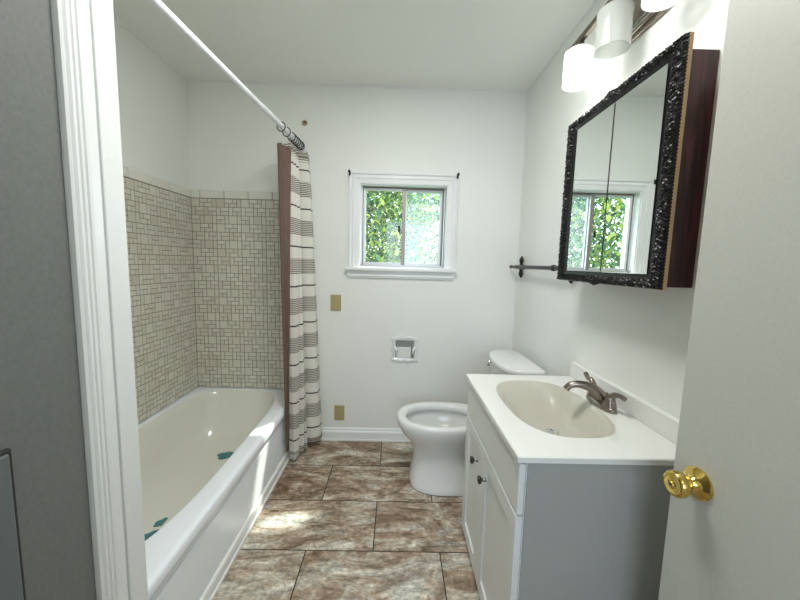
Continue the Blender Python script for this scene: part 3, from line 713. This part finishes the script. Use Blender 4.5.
side((my0, mz0), (my1, mz0), (wb, wn, wf), (0, 1)); side((my0, mz1), (my1, mz1), (wt, wn, wf), (0, -1))
side((my0, mz0), (my0, mz1), (wn, wb, wt), (1, 0)); side((my1, mz0), (my1, mz1), (wf, wb, wt), (-1, 0))
obj('carved_frame', bm, M_black, mc, smooth=True, ang=30)
for z, s in ((mz1, 1), (mz0, -1)):
    bm = bmesh.new()
    for k in range(-3, 4):
        y = 1.205 + k * .010; r = .0075 - .0014 * abs(k)
        m4 = Matrix.Translation((.703, y, z + s * (.001 - .001 * abs(k)))) @ Matrix.Diagonal((.8, 1, .9, 1))
        bmesh.ops.create_icosphere(bm, subdivisions=2, radius=r, matrix=m4)
    obj('crest', bm, M_black, mc, smooth=True)
ymid = 1.170
for a, b in ((gy0 - .006, ymid - .0015), (ymid + .0015, gy1 + .006)):
    obj('mirror_door', B((.7025, .7038, a, b, gz0 - .005, gz1 + .005)), M_mirror, mc)
obj('door_gap', B((.7015, .7039, ymid - .0022, ymid + .0022, gz0, gz1)), M_iron, mc)

# ------------------------------------------------------------------ light fixture
fix = empty('vanity_light', (XR, 1.18, 2.2), 'wall light bar with frosted glass shades above the mirrored cabinet', 'wall light')
obj('backplate', B((XR - .012, XR - .001, 1.02, 1.352, 2.120, 2.30), (XR - .020, XR - .012, 1.035, 1.337, 2.135, 2.285)), M_brushed, fix, bevel=.002)
obj('backplate_rib', B((XR - .026, XR - .020, 1.04, 1.332, 2.142, 2.148), (XR - .026, XR - .020, 1.04, 1.332, 2.156, 2.162)), M_chrome, fix)
bm = bmesh.new(); tube(bm, [(.795, .72, 2.335), (.795, 1.72, 2.335)], (.010, .014), 12) if False else box(bm, .737, .757, .62, 1.640, 2.238, 2.262)
obj('bar', bm, M_bronze, fix, bevel=.003)
obj('bar_arm', B((.745, XR - .01, 1.17, 1.20, 2.240, 2.258)), M_bronze, fix, bevel=.003)
SH = [(.746, 1.530, True), (.746, 1.290, False), (.746, 1.050, True), (.746, .810, True)]
for (sx, sy, on) in SH:
    R0 = .056; zt, zb = 2.218, 2.065
    bm = bmesh.new()
    prof = [(0, .020), (.004, .040), (.016, R0), (.145, R0), (.145, R0 - .004), (.018, R0 - .004), (.008, .038), (.004, .020)]
    lathe(bm, prof, (sx, sy, zt), (0, 0, -1), 32, cap0=False, cap1=False)
    sh = obj('glass_shade', bm, M_shadeon if on else M_shadeoff, fix, smooth=True, ang=50)
    if not on: sh['label'] = 'unlit greyish glass shade'
    bm = bmesh.new(); lathe(bm, [(0, .012), (.004, .018), (.02, .020), (.032, .026), (.036, .022)], (sx, sy, 2.246), (0, 0, -1), 20)
    obj('lamp_holder', bm, M_bronze, fix, smooth=True)
    bm = bmesh.new(); lathe(bm, [(0, .012), (.02, .014), (.045, .026), (.065, .028), (.08, .020), (.088, .006)], (sx, sy, 2.222), (0, 0, -1), 20)
    obj('bulb', bm, M_bulbon if on else M_bulboff, sh, smooth=True)
    if on:
        l = bpy.data.lights.new('bulb_light', 'POINT'); l.energy = 1.2 if sy > 1.3 else .25; l.shadow_soft_size = .03; l.color = (1, .985, .95)
        lo = bpy.data.objects.new('bulb_light', l); C.objects.link(lo); lo.location = (sx, sy, 2.105)

# ------------------------------------------------------------------ towel bar
tb = empty('towel_bar', (XR, 1.95, 1.285), 'black wrought iron towel bar on right wall, running behind the mirror cabinet', 'towel bar')
yb, zb_ = 2.255, 1.297
bm = bmesh.new(); xb_ = .785
tube(bm, [(xb_, 2.31, zb_), (xb_, 2.20, zb_), (xb_, 1.95, zb_), (xb_, 1.55, zb_)], [.009, .0135, .011, .010], 12); obj('bar', bm, M_iron, tb, smooth=True)
for y in (yb, 1.60):
    bm = bmesh.new()
    tube(bm, [(XR - .002, y, zb_), (xb_ + .002, y, zb_)], [.016, .011], 12)
    for s in (-1, 1):
        tube(bm, spline([(XR - .018, y, zb_), (XR - .018, y, zb_ + s * .022), (XR - .018, y, zb_ + s * .046), (XR - .016, y, zb_ + s * .070)], 4), lerp_list([(.020, .018), (.010, .010), (.017, .015), (.006, .005)], 4), 12)
    obj('bracket', bm, M_iron, tb, smooth=True)
bm = bmesh.new(); lathe(bm, [(0, .006), (.008, .008), (.022, .009), (.032, .012), (.040, .009), (.044, .003)], (xb_, 2.305, zb_), (0, 1, 0), 16); obj('finial', bm, M_iron, tb, smooth=True)
bm = bmesh.new(); lathe(bm, [(0, .010), (.01, .016), (.03, .016), (.04, .010)], (xb_, 1.72, zb_), (0, -1, 0), 16); obj('collar', bm, M_iron, tb, smooth=True)

# ------------------------------------------------------------------ entrance door on the right
door = empty('door_1', (.646, .729, 0), kind='structure')
th = math.radians(-4); dd = Vector((-math.sin(th), -math.cos(th), 0)); nn = Vector((-math.cos(th), math.sin(th), 0))  # along the leaf (towards hinge), face normal
E0 = Vector((.646, .729, 0))
bm = bmesh.new()
c = [E0, E0 + dd * .71, E0 + dd * .71 - nn * .035, E0 - nn * .035]
loft(bm, [[(p.x, p.y, z) for p in c] for z in (.012, 2.035)])
leaf = obj('door_leaf', bm, M_door, door, bevel=.002)
kp = E0 + dd * .060 + Vector((0, 0, .853))
knob = empty('door_knob', (0, 0, 0)); knob.parent = door; knob.location = kp - Vector(door.location)
def part(name, bm, m, par, wo):
    bmesh.ops.recalc_face_normals(bm, faces=bm.faces)
    bm.transform(Matrix.Translation(-wo)); me = bpy.data.meshes.new(name); bm.to_mesh(me); bm.free(); me.materials.append(m); me.shade_smooth(); me.set_sharp_from_angle(angle=math.radians(50))
    o = bpy.data.objects.new(name, me); C.objects.link(o); o.parent = par; return o
bm = bmesh.new(); lathe(bm, [(0, .033), (.004, .033), (.007, .029), (.010, .022), (.013, .018), (.020, .012), (.026, .010)], kp, nn, 36); part('rosette', bm, M_brass, knob, kp)
bm = bmesh.new(); lathe(bm, [(.020, .011), (.026, .012), (.030, .018), (.038, .0245), (.046, .0270), (.054, .0265), (.059, .0235), (.061, .018), (.058, .012), (.060, .007), (.063, .005), (.063, .001)], kp, nn, 36); part('knob', bm, M_brass, knob, kp)
bm = bmesh.new(); lathe(bm, [(.061, .0038), (.0645, .0034)], kp, nn, 12); part('lock_button', bm, M_dknob, knob, kp)
bm = bmesh.new(); q = E0 - nn * .0175 + dd * .0; lp = q + Vector((0, 0, .853))
box(bm, lp.x - .010, lp.x + .010, lp.y - .0005, lp.y + .0025, lp.z - .028, lp.z + .028); obj('latch_plate', bm, M_brass, door)

# ------------------------------------------------------------------ grey panel low on the left wall
pn = empty('access_panel', (XW, .45, 0), 'plain grey panel with thin dark edge, low on the grey left wall', 'panel')
obj('edge_gasket', B((XW, XW + .010, .20, .574, 0, .960)), M_gap, pn, bevel=.002)
obj('panel_face', B((XW + .002, XW + .014, .204, .567, .004, .953)), M_panel, pn, bevel=.003)

# ------------------------------------------------------------------ outdoors
struct('ground', B((-9, 9, D + WT + .01, 14, -.9, -.8)), mat('lawn', (.10, .20, .05), .9, var=.3, vscale=3))
def in_gap(p):  # leaves left out along the sun path to shape its patches indoors
    k = p[2] / -SUN.z; x = p[0] + SUN.x * k; y = p[1] + SUN.y * k
    for (gx, gy, ax_, ay_) in ((-.49, 1.575, .13, .085), (-.84, 1.65, .08, .06), (-.76, 1.72, .05, .05)):
        if ((x - gx) / ax_) ** 2 + ((y - gy) / ay_) ** 2 < 1: return True
    return False
def tree(x, y, h, r, nleaf, seed, label, ls=.052, z0=0, limb=.3):
    rr = random.Random(seed)
    t = empty('tree', (x, y, -.8), label, 'tree', 'trees outside the window')
    bm = bmesh.new()
    tube(bm, spline([(x, y, -.8), (x + .05, y, .4), (x - .04, y + .05, h * .6), (x + .05, y, h)], 4), lerp_list([.11, .09, .06, .03], 4), 10)
    for k in range(26):
        a = rr.uniform(0, 6.28); z = rr.uniform(limb, h * .95); L2 = r * rr.uniform(.5, .95)
        p0 = Vector((x, y, z)); p2 = p0 + Vector((math.cos(a) * L2, math.sin(a) * L2 * .8, rr.uniform(.1, .7)))
        tube(bm, spline([p0, p0.lerp(p2, .5) + Vector((0, 0, .12)), p2], 3), lerp_list([.028, .018, .007], 3), 6)
    obj('trunk', bm, M_bark, t, smooth=True)
    bm = bmesh.new(); lay = bm.faces.layers.float.new('tone_f'); cnt = 0
    while cnt < nleaf:
        a = rr.uniform(0, 6.28); q = rr.random() ** .45; z = z0 + rr.random() * (h + .5 - z0)
        wr = r * (.92 + .10 * math.sin(z * 3 + a * 2))
        p = Vector((x + math.cos(a) * wr * q, y + math.sin(a) * wr * q * .8, z))
        if in_gap(p): cnt += .3; continue
        cnt += 1
        s = ls * rr.uniform(.6, 1.3); R3 = Matrix.Rotation(rr.uniform(0, 6.28), 3, 'Z') @ Matrix.Rotation(rr.uniform(-1.2, 1.2), 3, 'X')
        pts = [(-.0, -1, 0), (.38, -.45, .06), (.42, .15, .08), (0, 1, -.05), (-.42, .15, .08), (-.38, -.45, .06)]
        v = [bm.verts.new(p + R3 @ (Vector(c_) * s)) for c_ in pts]
        f = bm.faces.new(v); f[lay] = rr.random()
    bm.faces.ensure_lookup_table(); vals = [f[lay] for f in bm.faces]
    me = bpy.data.meshes.new('foliage'); bm.transform(Matrix.Translation(-Vector(t.location))); bm.to_mesh(me); bm.free(); me.materials.append(M_leaf)
    o = bpy.data.objects.new('foliage', me); C.objects.link(o); o.parent = t; put_tone(o, vals)
tree(-.75, 5.2, 3.1, 1.5, 26000, 1, 'nearest leafy green tree filling the view through the window')
tree(.55, 9.3, 4.3, 1.7, 16000, 2, 'leafy tree farther back, showing behind the right window pane')
tree(2.35, 7.1, 9.2, 1.15, 3600, 5, 'unseen tall slender tree added to dapple the sun, crown high above the window', z0=5.6, limb=5.8)  # added out of view to block most of the sun at the window
